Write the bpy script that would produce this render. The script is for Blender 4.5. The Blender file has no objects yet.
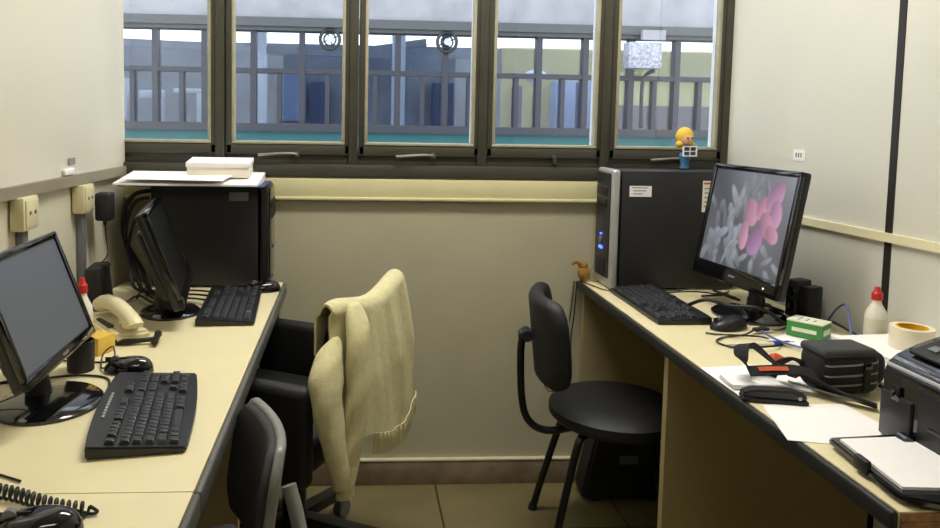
import bpy, bmesh, math, random
from mathutils import Vector, Matrix
random.seed(7)
PI = math.pi
COL = bpy.context.scene.collection
R = math.radians

# ------------------------------------------------------------------ materials
def lin(h):
    c = [int(h[i:i+2], 16)/255 for i in (0, 2, 4)]
    return tuple((x/12.92 if x <= .04045 else ((x+.055)/1.055)**2.4) for x in c) + (1,)

def mat(name, col, rough=.6, metal=0., var=.06, scale=18., bump=0., bscale=120., coat=0., spec=.5, emit=None, estr=0.):
    m = bpy.data.materials.new(name); m.use_nodes = True
    nt = m.node_tree; b = nt.nodes['Principled BSDF']
    c = lin(col)
    tc = nt.nodes.new('ShaderNodeTexCoord')
    n = nt.nodes.new('ShaderNodeTexNoise'); n.inputs['Scale'].default_value = scale; n.inputs['Detail'].default_value = 4
    nt.links.new(tc.outputs['Object'], n.inputs['Vector'])
    r = nt.nodes.new('ShaderNodeValToRGB')
    r.color_ramp.elements[0].position = .3; r.color_ramp.elements[1].position = .7
    r.color_ramp.elements[0].color = tuple(x*(1-var) for x in c[:3])+(1,)
    r.color_ramp.elements[1].color = tuple(min(1, x*(1+var)) for x in c[:3])+(1,)
    nt.links.new(n.outputs['Fac'], r.inputs['Fac']); nt.links.new(r.outputs['Color'], b.inputs['Base Color'])
    b.inputs['Roughness'].default_value = rough; b.inputs['Metallic'].default_value = metal
    b.inputs['Specular IOR Level'].default_value = spec
    b.inputs['Coat Weight'].default_value = coat
    if bump:
        n2 = nt.nodes.new('ShaderNodeTexNoise'); n2.inputs['Scale'].default_value = bscale; n2.inputs['Detail'].default_value = 3
        nt.links.new(tc.outputs['Object'], n2.inputs['Vector'])
        bp = nt.nodes.new('ShaderNodeBump'); bp.inputs['Strength'].default_value = bump; bp.inputs['Distance'].default_value = .002
        nt.links.new(n2.outputs['Fac'], bp.inputs['Height']); nt.links.new(bp.outputs['Normal'], b.inputs['Normal'])
    if emit:
        b.inputs['Emission Color'].default_value = lin(emit); b.inputs['Emission Strength'].default_value = estr
    return m

def glass_mat(name, tint, refl=.08):
    m = bpy.data.materials.new(name); m.use_nodes = True
    nt = m.node_tree; nt.nodes.clear()
    o = nt.nodes.new('ShaderNodeOutputMaterial'); mx = nt.nodes.new('ShaderNodeMixShader')
    t = nt.nodes.new('ShaderNodeBsdfTransparent'); t.inputs['Color'].default_value = tint
    g = nt.nodes.new('ShaderNodeBsdfGlossy'); g.inputs['Roughness'].default_value = .02
    mx.inputs[0].default_value = refl
    nt.links.new(t.outputs[0], mx.inputs[1]); nt.links.new(g.outputs[0], mx.inputs[2]); nt.links.new(mx.outputs[0], o.inputs[0])
    return m

def floor_mat():
    m = mat('floor_tile', '776c4a', .38, var=.16, scale=5)
    nt = m.node_tree; b = nt.nodes['Principled BSDF']
    src = b.inputs['Base Color'].links[0].from_socket
    tc = [n for n in nt.nodes if n.type == 'TEX_COORD'][0]
    mp = nt.nodes.new('ShaderNodeMapping'); mp.inputs['Location'].default_value = (.296, .116, 0)
    br = nt.nodes.new('ShaderNodeTexBrick'); br.offset = 0; br.inputs['Scale'].default_value = 1
    br.inputs['Brick Width'].default_value = .6; br.inputs['Row Height'].default_value = .6; br.inputs['Mortar Size'].default_value = .004
    br.inputs['Color1'].default_value = (1, 1, 1, 1); br.inputs['Color2'].default_value = (1, 1, 1, 1); br.inputs['Mortar'].default_value = (.32, .28, .2, 1)
    mx = nt.nodes.new('ShaderNodeMix'); mx.data_type = 'RGBA'; mx.blend_type = 'MULTIPLY'; mx.inputs[0].default_value = 1
    nt.links.new(tc.outputs['Object'], mp.inputs[0]); nt.links.new(mp.outputs[0], br.inputs['Vector'])
    nt.links.new(src, mx.inputs[6]); nt.links.new(br.outputs['Color'], mx.inputs[7]); nt.links.new(mx.outputs[2], b.inputs['Base Color'])
    return m

def attr_screen_mat():
    m = bpy.data.materials.new('lit_screen_picture'); m.use_nodes = True
    nt = m.node_tree; b = nt.nodes['Principled BSDF']
    a = nt.nodes.new('ShaderNodeAttribute'); a.attribute_name = 'pic'
    b.inputs['Base Color'].default_value = (.012, .012, .014, 1); b.inputs['Roughness'].default_value = .4
    nt.links.new(a.outputs['Color'], b.inputs['Emission Color']); b.inputs['Emission Strength'].default_value = 1
    return m

M = dict(
    wall=mat('cream_wall_paint', 'b7b297', .55, var=.04, scale=6, bump=.15, bscale=40),
    reveal=mat('white_painted_reveal', 'eeeef0', .4, var=.02),
    wood=mat('brown_rear_wall', '6f5a40', .6, var=.15, scale=6),
    wall_low=mat('beige_wall_paint', 'cfc9b2', .55, var=.05, scale=5),
    panel_w=mat('white_laminate_board', 'd6d2c2', .28, var=.02, scale=3),
    panel_r=mat('cream_laminate_partition', 'd6d4c8', .3, var=.025, scale=3),
    rail_l=mat('grey_brown_rail', '8d8572', .45), rail_r=mat('cream_rail', 'e3dbb6', .45, var=.03),
    seam=mat('dark_seam', '26221f', .5), ceil=mat('ceiling_white', 'e8e6dc', .8, var=.02),
    floor=floor_mat(), base=mat('marble_baseboard', '887863', .45, var=.25, scale=14), baseline=mat('cream_baseline', 'cfc8a8', .6),
    sill=mat('cream_sill', 'd3cb9f', .5, var=.03), frame=mat('dark_bronze_frame', '434137', .42, var=.1, scale=9),
    bead=mat('putty_bead', 'a29d86', .55, var=.1, scale=30), steel=mat('worn_steel', '9a958a', .3, metal=.8),
    glass=glass_mat('window_glass', (.88, .90, .92, 1), .05), glass2=glass_mat('corridor_glass', (.80, .85, .90, 1), .035),
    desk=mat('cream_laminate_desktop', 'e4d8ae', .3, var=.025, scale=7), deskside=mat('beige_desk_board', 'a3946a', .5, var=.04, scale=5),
    band=mat('grey_edge_band', '5e5d58', .4), bandk=mat('black_edge_band', '1d1c1a', .6), chip=mat('chipboard_edge', '86623c', .8, var=.3, scale=90),
    black=mat('black_plastic', '17171a', .38, var=.1), blackm=mat('matt_black_plastic', '1c1c1e', .6, var=.1), blackg=mat('glossy_black_plastic', '0d0d10', .12, coat=.5),
    key=mat('black_keycap', '2a2b2f', .42, var=.1), leather=mat('black_leatherette', '141415', .58, bump=.3, bscale=220), fabric=mat('black_cloth', '1d1d1e', .9, bump=.6, bscale=500),
    tube=mat('black_enamel_tube', '121212', .3), greyp=mat('grey_plastic', '6f7072', .5), greyf=mat('dark_grey_fabric', '3a3b3c', .85, bump=.4, bscale=400),
    tubeg=mat('grey_enamel_tube', '85867f', .35), silver=mat('silver_plastic', 'b4b4b2', .35, metal=.35), metalk=mat('dark_grey_metal', '3d3f40', .4, metal=.5),
    chrome=mat('chrome', 'd0d0d0', .15, metal=1), paper=mat('white_paper', 'f1eeec', .8, var=.015), paper2=mat('off_white_card', 'e9e2cf', .75, var=.02),
    blue=mat('blue_folder', '34406e', .5), bluep=mat('blue_pen_plastic', '2f46a8', .35), bluec=mat('blue_grey_cable', '5a6796', .5), print_=mat('printed_ink', '8d8b8a', .8),
    red=mat('red_plastic', 'c02b26', .4), orange=mat('orange_cloth', 'c4532b', .7), clearp=mat('milky_bottle', 'e4e1d2', .35), glue=mat('bottle_label', 'd8d4bf', .5),
    phone=mat('cream_phone_plastic', 'e2d6b0', .4, var=.03), yell=mat('yellow_pad', 'd9b348', .6), yellp=mat('yellowed_socket_plastic', 'd4cba2', .45, var=.04),
    cable=mat('black_cable', '18171a', .5), cablew=mat('grey_cable', '9a958b', .5), green=mat('green_print', '3f8a3f', .5), greenw=mat('pale_box_card', 'e2e6d0', .6),
    tape=mat('masking_tape', 'e8ddc2', .6), tapec=mat('yellow_card_core', 'd9a922', .6), zip_=mat('grey_zip', '77756d', .5),
    knit=mat('cream_knit', 'cbc295', .95, var=.08, scale=60, bump=.9, bscale=330), brown=mat('brown_plush', '9a7430', .9, var=.25, scale=60, bump=.8, bscale=300),
    hair=mat('yellow_hair', 'e2b83c', .6), skin=mat('doll_skin', 'e6b48c', .5), bluedoll=mat('blue_doll_base', '3f78a8', .5),
    printer=mat('glossy_dark_printer', '15161c', .14, coat=.6), printerm=mat('dark_printer_recess', '101012', .5), violet=mat('slate_printer_side', '24242b', .3),
    off=mat('lcd_haze_grey', '5c616c', .36, var=.02, spec=.9), offk=mat('black_lcd', '0c0c0e', .4), pic=attr_screen_mat(), led=mat('blue_led', '2a3cff', .3, emit='3550ff', estr=6), ledw=mat('white_led', 'ffffff', .3, emit='ffffff', estr=2),  # off: reflected haze put into the base colour of the unlit screen
    conc=mat('white_concrete', '96969a', .8, var=.14, scale=5), beam=mat('grey_beam', '505354', .6), post=mat('slate_post', '34363f', .5), teal=mat('teal_panel', '205f64', .5, var=.08, scale=5),
    hallg=mat('grey_hall_wall', '7d8490', .7, var=.25, scale=2.5), hally=mat('yellow_hall_wall', 'd2c68a', .7, var=.08, scale=3), olive=mat('olive_hall_wall', 'a8a070', .7), column=mat('white_column', 'b9c0cc', .6),
    pblue=mat('pale_blue_cabinet', '6f84ac', .5), navy=mat('navy_door', '3a4669', .5), dado=mat('mauve_dado', '75686c', .6), hfloor=mat('hall_floor', '6b6c70', .6), yard=mat('courtyard_paving', '8b8a86', .8),
    notice=mat('grey_speckled_unit', '9fa2ac', .6, var=.5, scale=40), lampd=mat('lamp_diffuser', 'ffffff', .4, emit='fff6e6', estr=5), dirt=mat('dried_mud', '8a7a50', .9),
)

# ------------------------------------------------------------------ mesh helpers
class MB:
    def __init__(s): s.bm = bmesh.new()
    def _x(s, vs, loc, rot):
        m = Matrix.Translation(loc)
        if rot is not None:
            m = m @ (rot if isinstance(rot, Matrix) else Matrix.Rotation(rot, 4, 'Z'))
        bmesh.ops.transform(s.bm, matrix=m, verts=vs)
    def box(s, c, d, bev=0, seg=2, rot=None):
        r = bmesh.ops.create_cube(s.bm, size=1); vs = r['verts']
        bmesh.ops.scale(s.bm, vec=d, verts=vs)
        if bev:
            es = list({e for v in vs for e in v.link_edges})
            q = bmesh.ops.bevel(s.bm, geom=es, offset=min(bev, min(d)*.49), segments=seg, profile=.5, affect='EDGES')
            vs = list({v for f in q['faces'] for v in f.verts} | {v for v in vs if v.is_valid})
            seen = set(vs); st = list(vs)
            while st:
                v = st.pop()
                for e in v.link_edges:
                    o = e.other_vert(v)
                    if o not in seen: seen.add(o); st.append(o)
            vs = list(seen)
        s._x(vs, c, rot); return s
    def cyl(s, p0, p1, r0, r1=None, n=16):
        p0, p1 = Vector(p0), Vector(p1); r1 = r0 if r1 is None else r1
        q = bmesh.ops.create_cone(s.bm, cap_ends=True, segments=n, radius1=r0, radius2=r1, depth=(p1-p0).length)
        m = Matrix.Translation((p0+p1)/2) @ (p1-p0).to_track_quat('Z', 'Y').to_matrix().to_4x4()
        bmesh.ops.transform(s.bm, matrix=m, verts=q['verts']); return s
    def sph(s, c, r, sc=(1, 1, 1), n=16, rot=None):
        q = bmesh.ops.create_uvsphere(s.bm, u_segments=n, v_segments=max(6, n//2), radius=r)
        bmesh.ops.scale(s.bm, vec=sc, verts=q['verts']); s._x(q['verts'], c, rot); return s
    def tube(s, pts, r, n=8, closed=False, flat=None):
        pts = [Vector(p) for p in pts]; N = len(pts); rings = []; prev = None
        for i, p in enumerate(pts):
            a = pts[i-1] if (i > 0 or closed) else p; b = pts[(i+1) % N] if (i < N-1 or closed) else p
            t = (b-a).normalized()
            if prev is None:
                u = t.orthogonal().normalized()
            else:
                u = (prev - t*prev.dot(t)); u = u.normalized() if u.length > 1e-6 else t.orthogonal().normalized()
            prev = u; v = t.cross(u)
            rr = r[i] if isinstance(r, (list, tuple)) else r
            rings.append([s.bm.verts.new(p + (u*math.cos(2*PI*k/n) + v*math.sin(2*PI*k/n))*rr) for k in range(n)])
        for i in range(N if closed else N-1):
            a, b = rings[i], rings[(i+1) % N]
            for k in range(n): s.bm.faces.new((a[k], a[(k+1) % n], b[(k+1) % n], b[k]))
        if not closed: s.bm.faces.new(rings[0][::-1]); s.bm.faces.new(rings[-1])
        return s
    def lathe(s, prof, n=32, c=(0, 0, 0), sx=1, sy=1):
        rings = []
        for r, z in prof:
            rings.append([s.bm.verts.new((c[0]+r*sx*math.cos(2*PI*k/n), c[1]+r*sy*math.sin(2*PI*k/n), c[2]+z)) for k in range(n)])
        for a, b in zip(rings, rings[1:]):
            for k in range(n): s.bm.faces.new((a[k], a[(k+1) % n], b[(k+1) % n], b[k]))
        s.bm.faces.new(rings[0][::-1]); s.bm.faces.new(rings[-1]); return s
    def prism(s, poly, z0, z1, T=None):   # polygon in xy extruded in z
        a = [s.bm.verts.new((x, y, z0)) for x, y in poly]; b = [s.bm.verts.new((x, y, z1)) for x, y in poly]; n = len(poly)
        s.bm.faces.new(a[::-1]); s.bm.faces.new(b)
        for k in range(n): s.bm.faces.new((a[k], a[(k+1) % n], b[(k+1) % n], b[k]))
        if T is not None: bmesh.ops.transform(s.bm, matrix=T, verts=a+b)
        return s
    def grid(s, fn, nu, nv, thick=0):
        g = [[s.bm.verts.new(fn(i/nu, j/nv)) for j in range(nv+1)] for i in range(nu+1)]
        for i in range(nu):
            for j in range(nv): s.bm.faces.new((g[i][j], g[i+1][j], g[i+1][j+1], g[i][j+1]))
        if thick:
            bmesh.ops.recalc_face_normals(s.bm, faces=s.bm.faces[:])
            bmesh.ops.solidify(s.bm, geom=s.bm.faces[:], thickness=thick)
        return s
    def xf(s, m):
        bmesh.ops.transform(s.bm, matrix=m, verts=s.bm.verts[:]); return s
    def build(s, name, m, parent=None, loc=(0, 0, 0), rz=0, smooth=True, ang=35):
        bmesh.ops.recalc_face_normals(s.bm, faces=s.bm.faces[:])
        me = bpy.data.meshes.new(name); s.bm.to_mesh(me); s.bm.free()
        me.materials.append(M[m] if isinstance(m, str) else m)
        if smooth:
            for p in me.polygons: p.use_smooth = True
            me.set_sharp_from_angle(angle=R(ang))
        o = bpy.data.objects.new(name, me); COL.objects.link(o)
        o.location = loc; o.rotation_euler = (0, 0, rz)
        if parent: o.parent = parent
        return o

def spline(pts, k=8, closed=False):
    P = [Vector(p) for p in pts]; n = len(P); out = []
    for i in range(n if closed else n-1):
        g = lambda j: P[j % n] if closed else P[max(0, min(n-1, j))]
        p0, p1, p2, p3 = g(i-1), g(i), g(i+1), g(i+2)
        for q in range(k):
            t = q/k
            out.append(.5*((2*p1)+(-p0+p2)*t+(2*p0-5*p1+4*p2-p3)*t*t+(-p0+3*p1-3*p2+p3)*t**3))
    if not closed: out.append(P[-1])
    return out

def tag(o, label, cat, group=None):
    o['label'] = label; o['category'] = cat
    if group: o['group'] = group
    return o
def thing(name, label, cat, loc=(0, 0, 0), rz=0, group=None):
    o = bpy.data.objects.new(name, None); COL.objects.link(o); o.empty_display_size = .05
    o.location = loc; o.rotation_euler = (0, 0, rz)
    return tag(o, label, cat, group)
def struct(o): o['kind'] = 'structure'; return o
def copy_tree(o, parent=None):
    c = o.copy(); COL.objects.link(c)
    if parent: c.parent = parent
    for ch in list(o.children): copy_tree(ch, c)
    return c
def cable(name, label, pts, r=.0025, m='cable', cat='cable', k=8, closed=False, part_of=None):
    if part_of:
        Ti = (Matrix.Translation(part_of.location) @ Matrix.Rotation(part_of.rotation_euler.z, 4, 'Z')).inverted()
        return MB().tube(spline([Ti @ Vector(p) for p in pts], k, closed), r, 6, closed).build(name, m, part_of)
    o = MB().tube(spline(pts, k, closed), r, 6, closed).build(name, m)
    return tag(o, label, cat)

# ------------------------------------------------------------------ room
D = 2.60; T = .745
wr = lambda y: 1.328 + .087*(2.60-y)
wl = lambda y: -.777 - .045*(2.60-y)
YB = -3.4; ZC = 2.7
struct(MB().box((.35, -.4, -.05), (5, 6.3, .1)).build('floor', 'floor'))
struct(MB().box((.35, -.4, ZC+.05), (5, 6.3, .1)).build('ceiling', 'ceil'))
struct(MB().box((.35, YB-.05, ZC/2), (4.0, .1, ZC)).build('wall_rear', 'wood'))
wb = struct(MB().box((.3, D+.06, .55), (3.0, .12, 1.10)).build('wall_back', 'wall'))
MB().box((.3, D+.06, 2.55), (3.0, .12, .3)).build('upper_wall', 'wall', wb)
wlo = struct(MB().prism([(wl(D), D), (wl(YB), YB), (wl(YB)-.1, YB), (wl(D)-.1, D)], 0, ZC).build('wall_left', 'wall_low'))
MB().prism([(wl(D)+.006, D-.045), (wl(YB)+.006, YB), (wl(YB)-.001, YB), (wl(D)-.001, D-.045)], 1.132, ZC).build('upper_board', 'panel_w', wlo)
wro = struct(MB().prism([(wr(D), D), (wr(YB), YB), (wr(YB)+.1, YB), (wr(D)+.1, D)], 0, ZC).build('wall_right', 'panel_r'))
# rails, seam, sill, baseboards
def wall_strip(name, f, sgn, y0, y1, z0, z1, d, m):
    return struct(MB().prism([(f(y0), y0), (f(y1), y1), (f(y1)+sgn*d, y1), (f(y0)+sgn*d, y0)], z0, z1).build(name, m))
wall_strip('trim_1', wl, 1, YB, D-.05, 1.103, 1.133, .022, 'rail_l')
wall_strip('trim_2', wr, -1, YB, D-.005, 1.008, 1.031, .012, 'rail_r')
wall_strip('trim_3', wr, -1, 1.842, 1.864, 1.0311, ZC, .003, 'seam')
wall_strip('trim_4', wr, -1, 1.842, 1.864, .1, 1.0079, .003, 'seam')
xl, xr = wl(D)+.002, wr(D)-.002
struct(MB().box(((xl+xr)/2, D-.008, 1.0575), (xr-xl, .016, .075), .002).box(((xl+xr)/2, D-.011, 1.026), (xr-xl, .022, .012), .004).build('trim_5', 'sill'))
struct(MB().box(((xl+xr)/2, D-.009, .044), (xr-xl, .018, .088), .002).build('baseboard_back', 'base'))
struct(MB().box(((xl+xr)/2, D-.010, .0905), (xr-xl, .02, .005)).build('trim_6', 'baseline'))
wall_strip('baseboard_right', wr, -1, YB, D-.02, 0, .088, .015, 'base')
wall_strip('baseboard_left', wl, 1, YB, D-.02, 0, .088, .015, 'base')

# windows: one fixed dark frame plus five sashes
fr = MB()
z0, z1 = 1.101, 2.40
fr.box((.28, D+.02, 1.122), (2.2, .07, .042), .003)               # ledge
fr.box((.28, D+.035, 1.165), (2.2, .05, .05), .003)
fr.box((.28, D+.035, z1-.04), (2.2, .05, .08), .003)
panes = [(-.80, -.499), (-.407, -.043), (.046, .408), (.492, .843), (.929, 1.280)]
for a, b in zip(panes, panes[1:]):
    fr.box(((a[1]+b[0])/2-.004, D+.03, (z0+z1)/2), (.030, .075, z1-z0), .003)
fr.box((1.319, D+.03, (z0+z1)/2), (.03, .075, z1-z0), .003)
struct(fr.build('trim_7', 'frame'))
for i, (a, b) in enumerate(panes):
    zb, zt = 1.222, 2.29; w = .032
    s = MB(); l = a-(w if i else -.0); r = b+w-.004
    s.box(((l+r)/2, D+.022, zb-.030), (r-l, .045, .036), .004)
    s.box(((l+r)/2, D+.022, zt+.030), (r-l, .045, .036), .004)
    if i: s.box((a-.020, D+.022, (zb+zt)/2), (.022, .045, zt-zb+.09), .004)
    s.box((b+.019, D+.022, (zb+zt)/2), (.022, .045, zt-zb+.09), .004)
    o = struct(s.build('window_%d' % (i+1), 'frame'))
    bd = MB(); t = .011
    bd.box(((a+b)/2, D+.012, zb-t/2), (b-a+2*t, .03, t), .003).box(((a+b)/2, D+.012, zt+t/2), (b-a+2*t, .03, t), .003)
    if i: bd.box((a-t/2, D+.012, (zb+zt)/2), (t, .03, zt-zb), .003)
    bd.box((b+t/2, D+.012, (zb+zt)/2), (t, .03, zt-zb), .003)
    bd.build('glazing_bead', 'bead', o)
    MB().box(((a+b)/2, D+.02, (zb+zt)/2), (b-a, .004, zt-zb)).build('pane', 'glass', o)
    MB().box((b+.005, D+.036, (zb+zt)/2), (.010, .026, zt-zb), .002).box(((a+b)/2, D+.036, zb-.005), (b-a, .026, .008), .002).build('outer_reveal', 'reveal', o)
    if i:
        hx = {1: -.265, 2: .205, 3: .70, 4: 1.10}[i]; hz = 1.178
        h = MB().cyl((hx+.07, D+.02, hz), (hx+.07, D-.022, hz), .012, .009, 12)
        h.tube(spline([(hx+.07, D-.02, hz), (hx+.03, D-.026, hz+.002), (hx-.06, D-.03, hz-.004)], 6), .0055, 8)
        if i == 3: h = MB().cyl((hx, D+.02, hz), (hx, D-.02, hz), .011, .008, 12).box((hx, D-.02, hz-.008), (.012, .012, .03), .003)
        h.build('handle', 'steel' if i != 3 else 'frame', o)

# ------------------------------------------------------------------ opposite building across the courtyard
ob = thing('opposite_building', 'building across the courtyard with white upper wall, slate glazed corridor and teal band', 'building', (0, 7, 0))
MB().box((.6, .2, 4.2), (12, .3, 4.0)).build('concrete_band', 'conc', ob)
MB().box((.6, .12, 2.163), (12, .3, .08)).box((.6, .1, 2.105), (12, .2, .036)).build('beam', 'beam', ob)
MB().box((.6, .1, .53), (12, .1, 1.27)).build('lower_panel', 'teal', ob)
MB().box((.6, .08, 1.20), (12, .16, .07)).build('sill_bar', 'post', ob)
MB().box((.6, .08, 1.72), (12, .08, .045)).build('transom', 'post', ob)
k = 0
x = -4.05
while x < 5.6:
    MB().box((x, .08, 1.66), (.052, .1, .87)).build('post', 'post', ob)
    MB().box((x+.235, .08, 1.46), (.04, .08, .49)).build('mullion', 'post', ob)
    x += .445
MB().box((.6, .1, 1.66), (12, .006, .86)).build('corridor_glazing', 'glass2', ob)
for fx in (-.232, .851):
    f = MB().tube([(fx+.09*math.cos(a*PI/12), .0, 2.015+.09*math.sin(a*PI/12)) for a in range(24)], .016, 8, True)
    f.tube([(fx+.055*math.cos(a*PI/12), .0, 2.015+.055*math.sin(a*PI/12)) for a in range(24)], .008, 6, True)
    for a in range(4): f.cyl((fx, 0, 2.015), (fx+.09*math.cos(a*PI/2+.4), 0, 2.015+.09*math.sin(a*PI/2+.4)), .006, n=6)
    f.cyl((fx, -.03, 2.015), (fx, .03, 2.015), .018)
    fo = f.build('vent_fan', 'metalk', ob)
    MB().cyl((fx, -.04, 2.015), (fx, -.03, 2.015), .032, n=20).build('fan_hub', 'column', fo)
# hall behind the glazing
MB().box((.6, 1.7, 1.05), (12, 3.0, .1)).build('hall_floor', 'hfloor', ob)
MB().box((-2.2, 3.3, 1.65), (8.4, .1, 1.25)).build('hall_wall', 'hallg', ob)
MB().box((4.4, 3.3, 1.65), (4.8, .1, 1.28)).build('yellow_hall_wall', 'hally', ob)
MB().box((2.0, 3.22, 2.10), (9.6, .1, .38)).build('wall_band', 'olive', ob) if False else None
MB().box((4.4, 3.2, 2.08), (4.8, .08, .36)).build('olive_wall_band', 'olive', ob)
MB().box((5.2, 3.2, 1.36), (3.2, .08, .34)).build('dado', 'dado', ob)
for cx, w in ((-1.22, .13), (.575, .17), (-3.6, .2)):
    MB().box((cx, 3.0, 1.75), (w, .2, 1.4)).build('column', 'column', ob)
MB().box((-.80, 3.15, 1.55), (.30, .1, .62)).build('wall_cupboard', 'pblue', ob)
MB().box((-.46, 3.15, 1.45), (.26, .1, .62)).build('door', 'navy', ob)
dr = MB().box((1.19, 3.15, 1.46), (.28, .1, .64)).build('door', 'navy', ob)
MB().box((1.22, 3.09, 1.52), (.06, .02, .24)).build('door_light', 'hally', dr)
MB().box((2.20, 3.12, 1.46), (.12, .1, .6)).build('door', 'navy', ob)
for cx in (2.78, 3.10): MB().box((cx, 2.95, 1.5), (.28, .3, .66), .02).build('cabinet', 'pblue', ob)
for cx, cz, a, b in ((-2.9, 1.5, .10, .5), (-2.55, 1.55, .3, .10), (-2.45, 1.4, .08, .42), (-2.1, 1.6, .34, .06), (-1.75, 1.45, .09, .5), (-1.95, 1.4, .07, .4), (-3.2, 1.62, .24, .06)):
    MB().box((cx, 2.7, cz), (a, .15, b), .01).build('white_machine_frame', 'column', ob)
MB().box((-2.6, 3.0, 2.21), (6.6, .05, .10), rot=Matrix.Rotation(R(1.5), 4, 'Y')).build('eaves_strip', 'hallg', ob)
MB().box((.5, 3.05, 2.24), (.9, .05, .10), rot=Matrix.Rotation(R(-9), 4, 'Y')).build('roof_edge', 'hallg', ob)
MB().sph((2.3, 2.5, 1.86), .12, (1.3, .5, .7)).build('hanging_lamp', 'column', ob)
for hx, en in ((3.3, 38), (-1.0, 8)):  # added fill lights without a lamp body, brightening the hall walls
    hl = bpy.data.lights.new('hall_fill_light', 'POINT'); hl.energy = en; hl.shadow_soft_size = .12; hl.color = (1, .95, .85)
    ho = bpy.data.objects.new('hall_fill_light', hl); COL.objects.link(ho); ho.parent = ob; ho.location = (hx, 1.7, 2.3)
n = MB().box((2.67, -.1, 1.92), (.31, .16, .24), .008).build('wall_unit', 'notice', ob)
MB().box((2.76, -.12, 2.11), (.22, .05, .09)).build('unit_cover', 'conc', n)
MB().tube(spline([(2.81, -.05, 1.79), (2.71, -.04, 1.69), (2.71, -.04, 1.25)], 6), .018, 8).build('unit_pipe', 'post', n)
o = MB().box((.6, 5.2, -.55), (14, 5.1, .1)).build('floor_courtyard', 'yard'); struct(o)

# ------------------------------------------------------------------ desks
def desk(name_label, y0, y1, x_front, wallf, sgn, panels, band_h, band_m, inset=.02, open_end=False):
    t = thing('desk', name_label, 'desk', (x_front, (y0+y1)/2, 0)); L = lambda x, y: (x-x_front, y-(y0+y1)/2)
    bw = .012
    poly = [L(x_front-sgn*bw*-1 if False else x_front+sgn*bw, y0), L(x_front+sgn*bw, y1), L(wallf(y1)-sgn*.018, y1), L(wallf(y0)-sgn*.018, y0)]
    MB().prism(poly, T-.026, T).build('desktop', 'desk', t)
    b = MB().box((sgn*bw*.5, 0, T-band_h/2-.0004), (bw, y1-y0, band_h), .005, 3); b.build('edge_band', band_m, t)
    for py in panels:
        xa, xb = x_front+sgn*inset, wallf(py)-sgn*.02
        a = L((xa+xb)/2, py)
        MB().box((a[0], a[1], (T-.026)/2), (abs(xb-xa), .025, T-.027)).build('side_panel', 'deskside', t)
    ps = sorted(panels)
    if len(ps) > 1:
        ya, yb = ps[0]+.0135, ps[-1]-.0135
        xm = lambda y: wallf(y)-sgn*.03
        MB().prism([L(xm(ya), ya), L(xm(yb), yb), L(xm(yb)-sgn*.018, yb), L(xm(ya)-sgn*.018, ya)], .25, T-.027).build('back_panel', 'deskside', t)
    return t, L
desk('long cream desk along the left wall carrying the keyboards and monitors', 1.102, 2.53, -.222, wl, -1, [1.60, 2.50], .040, 'band')
desk('near end of the left cream worktop, beyond the seam, under the coiled cord', .25, 1.0995, -.222, wl, -1, [.30], .040, 'band')
t, L = desk('long cream desk along the right wall with black front edge', 1.012, 2.578, .793, wr, 1, [1.85, 2.56], .030, 'bandk')
a0, b0 = L(.806, 1.0105), L(wr(1.01)-.02, 1.0105)
MB().box(((a0[0]+b0[0])/2, a0[1], T-.0075), (b0[0]-a0[0], .003, .012)).box(((a0[0]+b0[0])/2, a0[1], T-.021), (b0[0]-a0[0], .003, .012)).build('raw_end', 'chip', t)
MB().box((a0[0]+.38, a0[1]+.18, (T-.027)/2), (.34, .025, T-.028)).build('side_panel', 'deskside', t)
t = thing('side_table', 'lower cream table top butted against the near end of the right desk', 'table', (.80, .72, 0))
MB().box((.30, 0, .70), (.58, .56, .025), .002).build('tabletop', 'desk', t)
MB().box((.006, 0, .70), (.01, .56, .03), .003).build('edge_band', 'bandk', t)
for lx in (.05, .55):
    for ly in (-.24, .24): MB().box((lx, ly, .343), (.035, .035, .686), .003).build('leg', 'tube', t)

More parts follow.
